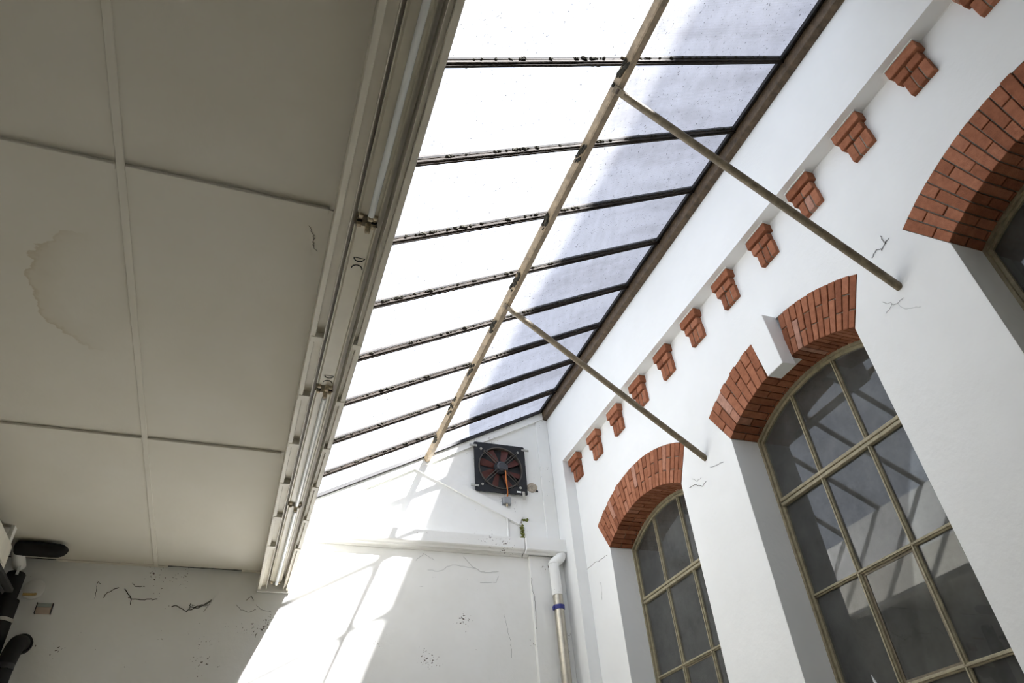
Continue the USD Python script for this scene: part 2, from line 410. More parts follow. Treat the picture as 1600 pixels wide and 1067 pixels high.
# ceiling: boards with cover battens, roof deck above
ce = empty('ceiling', label='low cream board ceiling with cover battens on the left', cat='ceiling', kind='structure')
xb = S * K * -0.2385
ys = [S * K * v for v in (1.362, 0.673, -0.017, -0.707)]
gap = 0.034
yl = [YB - gap] + ys + [Y0]
xs = [(XL, xb), (xb, XT0 + 0.0025)]
for j, (x0, x1) in enumerate(xs):
    for k in range(len(yl) - 1):
        obj('ceiling_board', bx(x0 + 0.003, x1 - 0.003, yl[k + 1] + 0.003, yl[k] - 0.003, ZC, ZC + 0.02), 'ceiling_board', ce)
obj('batten', bx(xb - 0.019, xb + 0.019, Y0, YB - 0.004, ZC - 0.010, ZC - 0.0002, 0.003), 'ceiling_board', ce)
for y in ys:
    for (x0, x1) in ((XL, xb - 0.02), (xb + 0.02, S * K * 0.0235)):
        obj('batten', bx(x0, x1, y - 0.017, y + 0.017, ZC - 0.019, ZC - 0.0002, 0.003), 'ceiling_board', ce)
for (x0, x1) in ((S * K * -0.475, xb + 0.10), (S * K * -0.02, S * K * 0.03)):    # where the joint along the back wall is still covered
    obj('edge_strip', bx(x0, x1, YB - 0.042, YB - 0.001, ZC - 0.008, ZC - 0.0002, 0.002), 'ceiling_board', ce)
obj('wall_plate', bx(XL, XT0 - 0.015, YB - 0.034, YB - 0.0005, ZC + 0.006, ZC + 0.11), 'dark_hall', ce)
tag(obj('roof', bx(XL - 0.3, XT1 - 0.03, Y0 - 0.3, YB + 0.3, ZC + 0.12, ZC + 0.30), 'dark_hall'), 'roof deck above the low board ceiling', 'roof', kind='structure')
tag(obj('trim_4', bx(XT1 - 0.02, XT1, Y0, YB, ZC + 0.171, skyz(XT1) - 0.02), 'white_paint'), 'white upstand board between the light trough and the lower edge of the skylight', 'trim', kind='structure')

# ---------------------------------------------------------------- skylight
sk = empty('skylight', label='sloping skylight of dirty translucent panels on dark glazing bars along the white wall', cat='skylight', kind='structure')
XE, XR = XT1 - 0.10, WU - 0.012           # eave and ridge end of the panels
BY = [S * K * (0.546 + 0.1929 * i) for i in range(0, 8)]
YS = S * K * 0.325         # the glazing ends above the viewer; closed roof boarding goes on behind
edges = [YS] + BY + [YB + 0.12]
ca = math.cos(math.atan(SL))
for y0, y1 in zip(edges, edges[1:]):
    c = [(x, y, skyz(x) + t) for x in (XE, XR) for y in (y0 + 0.012, y1 - 0.012) for t in (0.004, 0.014)]
    # one sheet of surface: the light crosses the panel once
    q = np.array([(XE, y0 + 0.004, skyz(XE) + 0.008), (XR, y0 + 0.004, skyz(XR) + 0.008), (XR, y1 - 0.004, skyz(XR) + 0.008), (XE, y1 - 0.004, skyz(XE) + 0.008)])
    obj('translucent_panel', trimesh.Trimesh(q, [(0, 1, 2), (0, 2, 3)], process=False), 'polycarbonate', sk)
for y in BY:
    p, q = np.array([XE, y, skyz(XE)]), np.array([XR, y, skyz(XR)])
    n = np.array([-SL * ca, 0, ca])
    web = bar(p - n * 0.022, q - n * 0.022, 0.012, 0.030, n, 0.002)
    fl = bar(p - n * 0.002, q - n * 0.002, 0.042, 0.007, n, 0.001)
    toe = bar(p - n * 0.016, q - n * 0.016, 0.036, 0.022, n, 0.003)
    cap = bar(p + n * 0.018, q + n * 0.018, 0.045, 0.012, n)
    obj('glazing_bar', [web, fl, toe, cap], 'bar_dark', sk)
# purlin: angle section
xpu = S * K * 0.499
zpu = skyz(xpu) - 0.042
n = np.array([-SL * ca, 0, ca]); t = np.array([ca, 0, SL * ca])
yp0, yp1 = Y0 - 0.1, YB + 0.05
c0 = np.array([xpu, 0, zpu])
obj('purlin', [bar(c0 + [0, yp0, 0] - n * 0.052 + t * 0.012, c0 + [0, yp1, 0] - n * 0.052 + t * 0.012, 0.062, 0.010, n, 0.002),
               bar(c0 + [0, yp0, 0] - n * 0.024 - t * 0.016, c0 + [0, yp1, 0] - n * 0.024 - t * 0.016, 0.010, 0.050, n, 0.002)], 'purlin_paint', sk)
xr0 = WU - 0.07
obj('wall_rail', [hexa([(x, y, z) for x in (WU - 0.06, WU - 0.001) for y in (Y0 - 0.1, YB) for z in ((Z(1.394), skyz(WU) - 0.01) if x > WU - 0.05 else (Z(1.394) + 0.012, skyz(WU - 0.06) - 0.012))], 0.004)], 'rail_brown', sk)
obj('seal_strip', [bar((WU - 0.085, Y0 - 0.1, skyz(WU - 0.085) - 0.012), (WU - 0.085, YB, skyz(WU - 0.085) - 0.012), 0.05, 0.022, n)], 'black_seal', sk)
obj('seal_strip', [bar((XE + 0.1, YB - 0.045, skyz(XE + 0.1) - 0.016), (XR, YB - 0.045, skyz(XR) - 0.016), 0.05, 0.034, n)], 'black_seal', sk)
# clumps of dirt and moss caught along the upper edges of the bars and on the purlin
cl = []
ico = trimesh.creation.icosphere(1, 1.0)
for y in BY:
    for _ in range(46):
        if rng.random() < 0.35:
            X0 = rng.uniform(XE + 0.1, XR - 0.05)
            m_ = rng.integers(1, 5)
        else:
            X0, m_ = rng.uniform(XE + 0.1, XR - 0.05), 1
        for j in range(m_):
            x = X0 + 0.014 * j
            r = rng.uniform(0.004, 0.010) * np.array([rng.uniform(1, 2.6), 1, 0.9])
            v = ico.vertices * r * (1 + 0.5 * (rng.random((len(ico.vertices), 1)) - 0.5))
            side = -0.024 if rng.random() < 0.78 else 0.024
            cl.append(trimesh.Trimesh(v + [x, y + side + rng.normal(0, 0.002), skyz(x) - 0.004], ico.faces, process=False))
for y in BY:
    for _ in range(12):
        r = rng.uniform(0.005, 0.014) * np.array([1, rng.uniform(1, 3), 0.8])
        v = ico.vertices * r * (1 + 0.5 * (rng.random((len(ico.vertices), 1)) - 0.5))
        cl.append(trimesh.Trimesh(v + c0 + [0, y + rng.normal(0, 0.05), 0] - t * 0.028 - n * rng.uniform(0.01, 0.05), ico.faces, process=False))
tag(obj('dirt', cl, 'moss_dirt', sk), 'dark clumps of dirt and moss along the glazing bars', kind='stuff')

rd = Polygon([(XE, skyz(XE)), (WU, skyz(WU)), (WU, skyz(WU) + 0.15), (XE, skyz(XE) + 0.15)])
tag(obj('roof', prism(rd, 'y', Y0 - 0.3, YS + 0.01), 'cream_paint'), 'closed sloping roof boarding behind the viewer where the skylight ends', 'roof', kind='structure')

# ---------------------------------------------------------------- windows
WG = S * 1.078
FR = 0.045


def window(k, cy, label):
    w = empty('window_%d' % k, label=label, cat='window', kind='structure')
    yc = S * cy
    h = S * HALF

    def outline(inset, top=True):
        r = RI - inset / S
        a_ = math.asin((HALF - inset / S) / r)
        return Polygon([(yc - h + inset, ZSILL + inset), (yc + h - inset, ZSILL + inset)] + arc(cy, r, a_, -a_))

    o0, o1, o2 = outline(-0.01), outline(FR), outline(FR - 0.018)
    obj('frame', [prism(o0.difference(o1), 'x', WG, WG + 0.045), prism(o0.difference(outline(FR - 0.022)), 'x', WG - 0.018, WG + 0.002)], 'frame_khaki', w)
    zs = [Z(0.638), Z(0.434), Z(0.236), Z(0.036)]
    bw = 0.030
    yb = [yc - S * 0.0675, yc + S * 0.0675]
    inner = outline(FR - 0.004)
    # heavy double transom at the springing of the head light
    obj('transom', [bx(WG - 0.016, WG + 0.035, yc - h + FR - 0.01, yc + h - FR + 0.01, zs[0] + 0.004, zs[0] + 0.030, 0.004),
                    bx(WG - 0.016, WG + 0.035, yc - h + FR - 0.01, yc + h - FR + 0.01, zs[0] - 0.030, zs[0] - 0.004, 0.004),
                    bx(WG - 0.004, WG + 0.03, yc - h + FR - 0.01, yc + h - FR + 0.01, zs[0] - 0.005, zs[0] + 0.005)], 'frame_khaki', w)
    for z in zs[1:]:
        obj('glazing_bar', [bx(WG - 0.002, WG + 0.03, yc - h + FR - 0.008, yc + h - FR + 0.008, z - bw / 2, z + bw / 2, 0.005), bx(WG - 0.012, WG, yc - h + FR, yc + h - FR, z - 0.006, z + 0.006, 0.002)], 'frame_khaki', w)
    zb = [ZSILL + FR] + zs[::-1]
    for y in yb:
        ztop = Z(ZCEN + math.sqrt(RI ** 2 - 0.0675 ** 2)) - FR + 0.003
        obj('glazing_bar', [bx(WG - 0.002, WG + 0.03, y - bw / 2, y + bw / 2, zs[0] + 0.02, ztop, 0.005), bx(WG - 0.012, WG, y - 0.006, y + 0.006, zs[0] + 0.02, ztop, 0.002)], 'frame_khaki', w)
        obj('glazing_bar', [bx(WG - 0.002, WG + 0.03, y - bw / 2, y + bw / 2, ZSILL + FR - 0.01, zs[0] - 0.02, 0.005), bx(WG - 0.012, WG, y - 0.006, y + 0.006, ZSILL + FR - 0.01, zs[0] - 0.02, 0.002)], 'frame_khaki', w)
    # the centre light below the second bar opens: a sash of its own, set a little back
    sf = prism(sbox(yb[0] + 0.014, zs[2] + 0.012, yb[1] - 0.014, zs[1] - 0.012).difference(sbox(yb[0] + 0.034, zs[2] + 0.030, yb[1] - 0.034, zs[1] - 0.030)), 'x', WG + 0.012, WG + 0.04)
    obj('opening_sash', sf, 'sash_brown', w)
    # panes: three columns, five rows
    ye = [yc - h + FR, yb[0], yb[1], yc + h - FR]
    for c in range(3):
        for r in range(5):
            z0 = zb[r]; z1 = zb[r + 1] if r < 4 else Z(1.0)
            poly = sbox(ye[c] - 0.003, z0, ye[c + 1] + 0.003, z1).intersection(outline(FR - 0.006))
            if poly.is_empty:
                continue
            xg = WG + 0.016
            tri = prism(poly, 'x', 0, 0.004)
            tri.apply_translation([xg, 0, 0])
            v = np.array(tri.vertices)
            # every old pane sits at a slightly different angle
            cyz = v[:, 1:].mean(0)
            v[:, 0] += (v[:, 1] - cyz[0]) * rng.normal(0, 0.0035) + (v[:, 2] - cyz[1]) * rng.normal(0, 0.0035)
            front = v[:, 0] < v[:, 0].mean() + 1
            obj('pane', trimesh.Trimesh(v, tri.faces, process=False), 'window_glass', w)
    # painted reveal sides
    zr0, zr1 = ZSILL, Z(ZSPR)
    for sgn in (-1, 1):
        y = yc + sgn * h
        obj('reveal', bx(W + 0.001, W + TH - 0.01, min(y, y + sgn * 0.02) - (0.004 if sgn > 0 else 0), max(y, y + sgn * 0.02) + (0.004 if sgn < 0 else 0), zr0, zr1 - 0.001), 'white_wall', w)
    obj('sill', bx(W - 0.03, WG + 0.04, yc - h, yc + h, ZSILL - 0.05, ZSILL + 0.001, 0.006), 'white_wall', w)
    return w


wl = ['arched window nearest the gable wall, with steel glazing bars and grey dusty panes',
      'arched window in the middle below the white keystone, its panes reflecting the skylight',
      'arched window cut off by the right edge of the picture, panes almost black',
      'arched window further along the wall, behind the camera']
for k, cy in enumerate(CY):
    window(k + 1, cy, wl[k])

# ---------------------------------------------------------------- brick arches
def arch(cy, label, key=None):
    A = empty('brick_arch', label=label, cat='brick arch', group='brick arches over the windows')
    n = 25
    ta, tb = -TH0, TH0
    spans = [(ta, tb, n, 0)]
    if key:
        tl = [math.atan2(key[i] - cy, 0.905 - ZCEN) for i in (0, 1)]
        spans = [(ta, tl[0], 12, 0), (tl[1], tb, 10, 1)]
    for (s0, s1, m, ph) in spans:
        mo = Polygon(arc(cy, RO - 0.0012, s0, s1) + arc(cy, RI + 0.0035, s1, s0))
        obj('mortar', prism(mo, 'x', W + 0.007, W + TH - 0.02), 'mortar', A)
        dt = (s1 - s0) / m
        jr = 0.0022                                            # half joint, survey units at the intrados
        for i in range(m):
            t0, t1 = s0 + i * dt, s0 + (i + 1) * dt
            long_out = (i + ph) % 2 == 0
            rm = RI + (0.036 if long_out else 0.069)
            for (r0, r1, inner) in ((RI, rm - 0.0014, True), (rm + 0.0014, RO, False)):
                jit = rng.normal(0, 0.0016); rj = rng.normal(0, 0.0008)
                depths = [(W - 0.006 + jit, W + 0.115)]
                if inner:
                    dcut = 0.118 if long_out else 0.23
                    depths = [(W - 0.006 + jit, W + dcut), (W + dcut + 0.010, WG + 0.03)]
                for (x0, x1) in depths:
                    c = []
                    for x in (x0, x1):
                        for tt, sg in ((t0, 1), (t1, -1)):
                            for r in (r0, r1 + (0 if inner else rj)):
                                th = tt + sg * jr * 0.5 / r * 1.0
                                c.append((x, S * (cy + r * math.sin(th)), Z(ZCEN + r * math.cos(th))))
                    obj('brick', hexa(c, 0.003), 'brick_red', A)
    if key:
        s0, s1 = tl
        mo = Polygon(arc(cy, RO - 0.0012, s0, s1, 7) + arc(cy, RI + 0.0035, s1, s0, 7))
        obj('mortar', prism(mo, 'x', W + 0.12, W + TH - 0.02), 'mortar', A)
        for i in range(3):
            t0, t1 = s0 + i * (s1 - s0) / 3, s0 + (i + 1) * (s1 - s0) / 3
            for x0, x1 in ((W + 0.1205, WG + 0.03),):
                c = [(x, S * (cy + r * math.sin(tt + sg * 0.0011 / r)), Z(ZCEN + r * math.cos(tt + sg * 0.0011 / r))) for x in (x0, x1) for tt, sg in ((t0, 1), (t1, -1)) for r in (RI, RI + 0.033)]
                obj('brick', hexa(c, 0.003), 'brick_red', A)
        z0, z1 = Z(0.825), Z(0.962)
        yb0, yb1, yt0, yt1 = S * 0.873, S * 0.9245, S * 0.880, S * 0.9445
        xf = S * 0.965
        c = [(x, y, z) for x in (xf, W + 0.0) for y, z in ()]
        c = []
        for x in (xf, W + 0.002):
            for lo in (0, 1):
                for z, yy in ((z0, (yb0, yb1)), (z1, (yt0, yt1))):
                    c.append((x, yy[lo], z))
        obj('keystone', [hexa(c, 0.004)], 'white_wall', A)
        tag(stage.GetPrimAtPath(str(A.GetPath()) + '/keystone'), 'white painted keystone standing proud of the bricks')
        cb = []
        for x in (W, W + 0.12):
            for lo in (0, 1):
                for z, yy in ((Z(ZCEN + RI) - 0.0, (yb0, yb1)), (z1, (yt0, yt1))):
                    cb.append((x, yy[lo], z))
        obj('keystone_back', hexa(cb), 'white_wall', A)
    return A


arch(CY[0], 'red brick segmental arch over the window nearest the gable wall, without a keystone')
arch(CY[1], 'red brick segmental arch with a white keystone in its middle', key=(0.878, 0.941))
arch(CY[2], 'red brick arch cut off by the right edge of the picture')
arch(CY[3], 'red brick arch over the window behind the camera')

# ---------------------------------------------------------------- corbels
def make_corbel(name, loc, label, group):
    A = empty(name, loc, label, 'brick corbel', group)
    g = 0.0035
    zt = S * 0.0                                                # local z = 0 at the underside of the band
    # courses: half width, projection, top, bottom, bricks
    for (hw, pr, z1, z0, nb, off) in ((0.122, 0.072, -0.010, -0.090, 1, 0.0), (0.104, 0.052, -0.0945, -0.166, 2, 0.006), (0.096, 0.034, -0.1705, -0.308, 3, -0.008)):
        wdt = 2 * hw / nb
        for i in range(nb):
            y0, y1 = off - hw + i * wdt, off - hw + (i + 1) * wdt
            j = rng.normal(0, 0.0015)
            obj('brick', bx(-pr + j, 0.02, y0 + (g if i else 0), y1 - (g if i < nb - 1 else 0), z0 + g * 0.3, z1 - g * 0.3, 0.004), 'brick_red', A)
    obj('mortar', [bx(-0.028, 0.02, -0.095, 0.105, -0.10, -0.02), bx(-0.045, 0.02, -0.094, 0.106, -0.163, -0.098), bx(-0.016, 0.02, -0.09, 0.08, -0.172, -0.16), bx(-0.028, 0.02, -0.100, 0.084, -0.304, -0.175)], 'mortar', A)
    obj('plaster_cap', bx(-0.076, 0.01, -0.126, 0.126, -0.0095, -0.0005, 0.002), 'white_wall', A)
    return A


ordn = ['first', 'second', 'third', 'fourth', 'fifth', 'sixth', 'seventh', 'eighth', 'ninth', 'tenth', 'eleventh', 'twelfth']
extra = ['beside the corner pier', '', 'above the near arch end', 'behind the long end of the far rod', '', 'above the white keystone', '', '', '', 'under the long near rod', 'near the top of the wall', 'cut off by the top edge']
for i in range(12):
    y = S * (0.3705 + 0.1525 * (11 - i - 1))
    make_corbel('brick_corbel', (W, y, ZB), 'stepped red brick corbel under the wall band, %s from the gable end' % ordn[i], 'brick corbels under the wall band')

# ---------------------------------------------------------------- support rods
for (yt, yw, zw, lab) in ((0.589, 0.599, 0.797, 'nearer and longer brown steel rod propping the skylight purlin off the wall'), (1.220, 1.236, 0.803, 'farther brown steel rod propping the skylight purlin, ending beside the far brick arch')):
    A = empty('support_rod', label=lab, cat='rod', group='rods propping the skylight purlin')
    p, q = P(1.003, yw, zw), kp(0.499, yt, 1.154)
    q = np.array([xpu + 0.02, S * K * yt, zpu - 0.062])
    d = (q - p) / np.linalg.norm(q - p)
    pts = [p + d * s_ for s_ in np.linspace(0, np.linalg.norm(q - p) - 0.05, 12)]
    obj('rod', tube(pts, 0.026, 14), 'rod_paint', A, smooth=40)
    obj('flattened_end', bar(pts[-1] - d * 0.02, q + d * 0.035, 0.012, 0.055, (0, 1, 0), 0.003), 'rod_paint', A)
    obj('bolt', disc(q + np.array([0, -0.018, 0.0]), (0, 1, 0), 0.012, 0.036, 8), 'rust_brown', A)

# ---------------------------------------------------------------- light trough
A = empty('light_trough', label='long cream boxed trough holding the fluorescent lights between ceiling and skylight', cat='light trough')
u = lambda v: S * K * v
ya, yb_ = Y0 + 0.01, YB - 0.002
obj('side_board', bx(u(0.030), u(0.0385), ya, yb_, ZT, ZC + 0.02, 0.003), 'cream_paint', A)
obj('side_board', bx(u(0.1045), u(0.113), ya, yb_, ZT, ZC + 0.17, 0.003), 'cream_paint', A)
obj('back_board', bx(u(0.0385), u(0.0520), ya, yb_, ZT + 0.035, ZT + 0.055, 0.002), 'cream_paint', A)
obj('back_board', bx(u(0.0985), u(0.1045), ya, yb_, ZT + 0.030, ZT + 0.05, 0.002), 'cream_paint', A)
obj('channel', [bx(u(0.0510), u(0.0524), ya, yb_, ZT + 0.004, ZT + 0.15), bx(u(0.0975), u(0.0985), ya, yb_, ZT + 0.004, ZT + 0.15), bx(u(0.0510), u(0.0985), ya, yb_, ZT + 0.14, ZT + 0.155)], 'cream_paint', A)
for y in (0.894, 1.063, 1.233, 1.400, 1.567, 1.736):
    obj('cross_batten', bx(u(0.0315), u(0.0515), u(y), u(y) + 0.05, ZT - 0.004, ZT + 0.05, 0.003), 'cream_paint', A)
    obj('cross_batten', bx(u(0.0980), u(0.1125), u(y + 0.005), u(y + 0.005) + 0.05, ZT - 0.004, ZT + 0.05, 0.003), 'cream_paint', A)
obj('end_board', bx(u(0.0275), u(0.1155), YB - 0.030, YB - 0.001, ZT - 0.02, ZT + 0.13, 0.004), 'white_paint', A)

# ---------------------------------------------------------------- fluorescent battens
def light(y0, y1, hasend, label, tubed=True):
    A = empty('fluorescent_light', label=label, cat='fluorescent light', group='fluorescent battens in the trough')
    x0, x1, zt = u(0.0590), u(0.0885), ZT + 0.135
    zb_ = ZT + 0.065
    c = []
    prof = Polygon([(x0, zb_), (x0 + 0.012, zb_ - 0.010), (x1 - 0.012, zb_ - 0.010), (x1, zb_), (x1, zt), (x0, zt)])
    obj('housing', [prism(prof, 'y', y0 + 0.03, y1 - 0.03), bx(x0 - 0.003, x0 + 0.003, y0 + 0.03, y1 - 0.03, zb_ - 0.004, zb_ + 0.02), bx(x1 - 0.003, x1 + 0.003, y0 + 0.03, y1 - 0.03, zb_ - 0.004, zb_ + 0.02)], 'fixture_enamel', A)
    xc = u(0.0765)
    if tubed:
        obj('tube', tube([(xc, y0 + 0.05, zb_ - 0.040), (xc, y1 - 0.05, zb_ - 0.040)], 0.0155, 16), 'tube_white', A, smooth=40)
    for ye, sg in ((y0, 1), (y1, -1)):
        o_ = 0.02 * sg
        obj('lampholder', [bx(x0 + 0.006, x0 + 0.028, ye + o_ - 0.012, ye + o_ + 0.012, zb_ - 0.026, zb_ + 0.02, 0.004),
                           bx(x1 - 0.028, x1 - 0.006, ye + o_ - 0.012, ye + o_ + 0.012, zb_ - 0.026, zb_ + 0.02, 0.004),
                           bx(xc - 0.012, xc + 0.012, ye + 1.5 * o_ - 0.008, ye + 1.5 * o_ + 0.010, zb_ - 0.052, zb_ + 0.01, 0.004)], 'rusty_holder', A)
        for xa, xz in ((x0 + 0.004, x0 + 0.030), (x1 - 0.030, x1 - 0.004)):
            obj('holder_slot', bx(xa, xz, ye + o_ * 0.1 - 0.004, ye + o_ * 0.1 + 0.002, zb_ - 0.014, zb_ - 0.006), 'black_plastic', A)
    if not tubed:
        for yk in (y0 + 0.24, y1 - 0.14):
            for dy, op in ((0, 1), (0.085, -1)):
                a_ = np.linspace(0.15, math.pi - 0.15, 9) * op
                pts = [(xc - 0.002 + 0.027 * math.cos(t_), yk + dy + 0.030 * math.sin(t_), zb_ - 0.0105) for t_ in a_]
                obj('knockout', [tube(pts, 0.0030, 5)] + ([tube([pts[0], pts[-1]], 0.0018, 5)] if op > 0 else []), 'black_plastic', A)
    return A


light(u(-0.45), u(0.055), False, 'white fluorescent tube light in the trough, behind the top edge of the picture')
light(u(0.06), u(0.645), False, 'nearest fluorescent light in the trough, its white tube running out past the top edge')
light(u(0.65), u(1.055), False, 'fluorescent batten without a tube, bare cream cover with two knockouts', tubed=False)
light(u(1.06), u(1.527), False, 'fluorescent light with white tube just beyond the empty batten in the trough')
light(u(1.532), YB - 0.075, False, 'last fluorescent light in the trough, its tube ending at the gable wall')

# ---------------------------------------------------------------- exhaust fan
fx, fz, fh = S * 0.7622, Z(1.1672), S * 0.0942
yf = YB - 0.052
A = empty('exhaust_fan', (fx, yf, fz), 'square black exhaust fan with red-brown blades high on the gable wall', 'fan')
sq = sbox(-fh, -fh, fh, fh).buffer(-0.02).buffer(0.02)
rr = fh * 0.83
obj('plate', prism(sq.difference(Point(0, 0).buffer(rr, 32)), 'y', 0.0, 0.014), 'fan_black', A)
ringp = Point(0, 0).buffer(rr + 0.008, 32).difference(Point(0, 0).buffer(rr - 0.006, 32))
obj('inlet_ring', prism(ringp, 'y', -0.012, 0.046), 'strut_grey', A)
obj('back_plate', prism(Point(0, 0).buffer(rr, 32), 'y', 0.044, 0.0505), 'black_plastic', A)
for k in range(8):
    a0 = math.radians(23 + 45 * k)
    V, F = [], []
    nr, na = 6, 4
    for i in range(nr):
        r = 0.075 + (rr * 0.96 - 0.075) * i / (nr - 1)
        wd = 0.27 - 0.02 * i
        for j in range(na):
            s_ = j / (na - 1) - 0.5
            aa = a0 + wd * s_ * 1.9 + 0.10 * i / nr
            V.append((r * math.cos(aa), 0.022 + 0.026 * s_, r * math.sin(aa)))
    m = len(V)
    V += [(x, y + 0.003, z) for x, y, z in V]
    for i in range(nr - 1):
        for j in range(na - 1):
            q = i * na + j
            F += [(q, q + 1, q + na + 1), (q, q + na + 1, q + na), (m + q, m + q + na + 1, m + q + 1), (m + q, m + q + na, m + q + na + 1)]
    rim = [i * na for i in range(nr)] + [(nr - 1) * na + j for j in range(1, na)] + [i * na + na - 1 for i in range(nr - 2, -1, -1)] + [j for j in range(na - 2, 0, -1)]
    for p_, q_ in zip(rim, rim[1:] + rim[:1]):
        F += [(p_, q_, m + q_), (p_, m + q_, m + p_)]
    obj('blade', trimesh.Trimesh(np.array(V), np.array(F), process=False), 'blade_red', A)
obj('hub', [tube([(0, 0.03, 0), (0, -0.02, 0), (0, -0.028, 0)], [0.085, 0.085, 0.070], 22)], 'fan_black', A, smooth=35)
obj('motor', [tube([(0, -0.02, 0), (0, -0.055, 0), (0, -0.068, 0)], [0.062, 0.060, 0.042], 20), bx(0.005, 0.075, -0.066, -0.02, -0.055, 0.02, 0.006)], 'motor_grey', A, smooth=35)
for k in range(4):
    aa = math.radians(45 + 90 * k)
    d = np.array([math.cos(aa), 0, math.sin(aa)])
    s_ = np.array([-math.sin(aa), 0, math.cos(aa)])
    for o_ in (-0.016, 0.016):
        obj('strut', tube(bend([d * 0.06 + s_ * o_ + [0, -0.034, 0], d * rr * 0.85 + s_ * o_ + [0, -0.034, 0], d * (rr * 1.10) + s_ * o_ * 0.5 + [0, -0.008, 0]], 0.03, 4), 0.005, 8), 'strut_grey', A, smooth=50)
    obj('bolt', [disc(d * fh * 1.03 + np.array([0, 0.002, 0]), (0, -1, 0), 0.017, 0.006, 14), disc(d * fh * 1.03, (0, -1, 0), 0.009, 0.016, 6)], 'zinc', A)
for (cx, cz, ww, hh) in ((-fh - 0.010, fh * 0.83, 0.095, 0.030), (fh + 0.010, fh * 0.86, 0.095, 0.030), (-fh - 0.006, -fh * 0.81, 0.100, 0.030), (fh * 0.83, -fh - 0.010, 0.034, 0.105)):
    obj('clip', bx(cx - ww / 2, cx + ww / 2, -0.010, 0.0, cz - hh / 2, cz + hh / 2, 0.003), 'zinc', A)
obj('rating_label', bx(fh * 0.58, fh * 0.74, -0.0015, 0.001, -fh * 0.93, -fh * 0.86), 'label_white', A)
pts = [(0.045, -0.045, -0.05), (0.030, -0.085, -0.12), (0.030, -0.085, -0.20), (0.05, -0.06, -0.29), (0.062, -0.02, -0.36), (0.062, 0.012, -fh - 0.045)]
cs = []
for i in range(len(pts) - 1):
    cs += [np.array(pts[i]) * (1 - s_) + np.array(pts[i + 1]) * s_ for s_ in np.linspace(0, 1, 5)[: None if i == len(pts) - 2 else -1]]
cs = np.array(cs); cs[1:-1] = (cs[:-2] + cs[1:-1] + cs[2:]) / 3
obj('cable', tube(cs, 0.0085, 8), 'orange_cable', A, smooth=60)

jx, jz = fx + 0.062, fz - fh - 0.085
A = empty('junction_box', (jx, YB, jz), 'small grey junction box on the wall under the fan', 'junction box')
obj('box', bx(-0.048, 0.048, -0.055, -0.012, -0.045, 0.045, 0.006), 'grey_plastic', A)
obj('lid', bx(-0.042, 0.042, -0.060, -0.0555, -0.040, 0.040, 0.003), 'grey_plastic', A)
obj('mount', bx(-0.055, 0.055, -0.012, 0.0, -0.048, 0.048, 0.003), 'grey_plastic', A)
obj('cable_gland', tube([(0, -0.03, -0.045), (0, -0.03, -0.070)], 0.012, 10), 'rusty_holder', A)
tag(obj('conduit', tube([(jx - 0.002, YB - 0.012, jz - 0.072), (jx - 0.002, YB - 0.012, Z(K * 0.8935) + 0.088)], 0.011, 10), 'old_wall', smooth=40), 'thin white painted conduit running down from the junction box to the cornice', 'conduit')

# broken plaster patch beside the fan
hp = P(K * 0.888, 0, K * 1.118)
ang = np.linspace(0, 2 * math.pi, 18, endpoint=False)
rad = 0.062 * (1 + 0.35 * (rng.random(18) - 0.5))
pol = Polygon([(hp[0] + r_ * 1.15 * math.cos(t_), hp[2] + r_ * math.sin(t_)) for t_, r_ in zip(ang, rad)])
A = empty('broken_plaster', label='ragged patch of broken plaster in the wall just right of the fan', cat='plaster')
obj('patch', prism(pol, 'y', YB - 0.006, YB), 'hole_plaster', A)
obj('hole', disc((hp[0] + 0.055, YB - 0.0065, hp[2] - 0.035), (0, -1, 0), 0.016, 0.002, 9), 'black_plastic', A)

# ---------------------------------------------------------------- down pipe in the corner
A = empty('downpipe', label='down pipe in the corner below the cornice, white above and bare metal below', cat='pipe')
xd, yd = S * K * 0.9255, YB - 0.045 - 0.075
zk = Z(K * 0.838)
top = np.array([WU - 0.064, yd, Z(K * 0.866)])
obj('upper_pipe', tube(bend([top + [0.0, 0.0, 0.01], top + [0.0, 0, -0.03], (xd - 0.012, yd, zk), (xd, yd, Z(K * 0.735))], 0.035, 5), 0.058, 18), 'old_wall', A, smooth=40)
obj('collar', tube([(xd - 0.012, yd, zk + 0.004), (xd - 0.011, yd, zk - 0.010)], 0.061, 18), 'old_wall', A, smooth=40)
obj('lower_pipe', tube([(xd, yd, Z(K * 0.737)), (xd, yd, 0.0)], 0.054, 18), 'bare_metal', A, smooth=40)
obj('band', tube([(xd, yd, Z(K * 0.703)), (xd, yd, Z(K * 0.690))], 0.062, 18), 'blue_band', A, smooth=40)
obj('band_clip', bx(xd - 0.075, xd - 0.055, yd - 0.02, yd + 0.01, Z(K * 0.688), Z(K * 0.700), 0.003), 'blue_band', A)

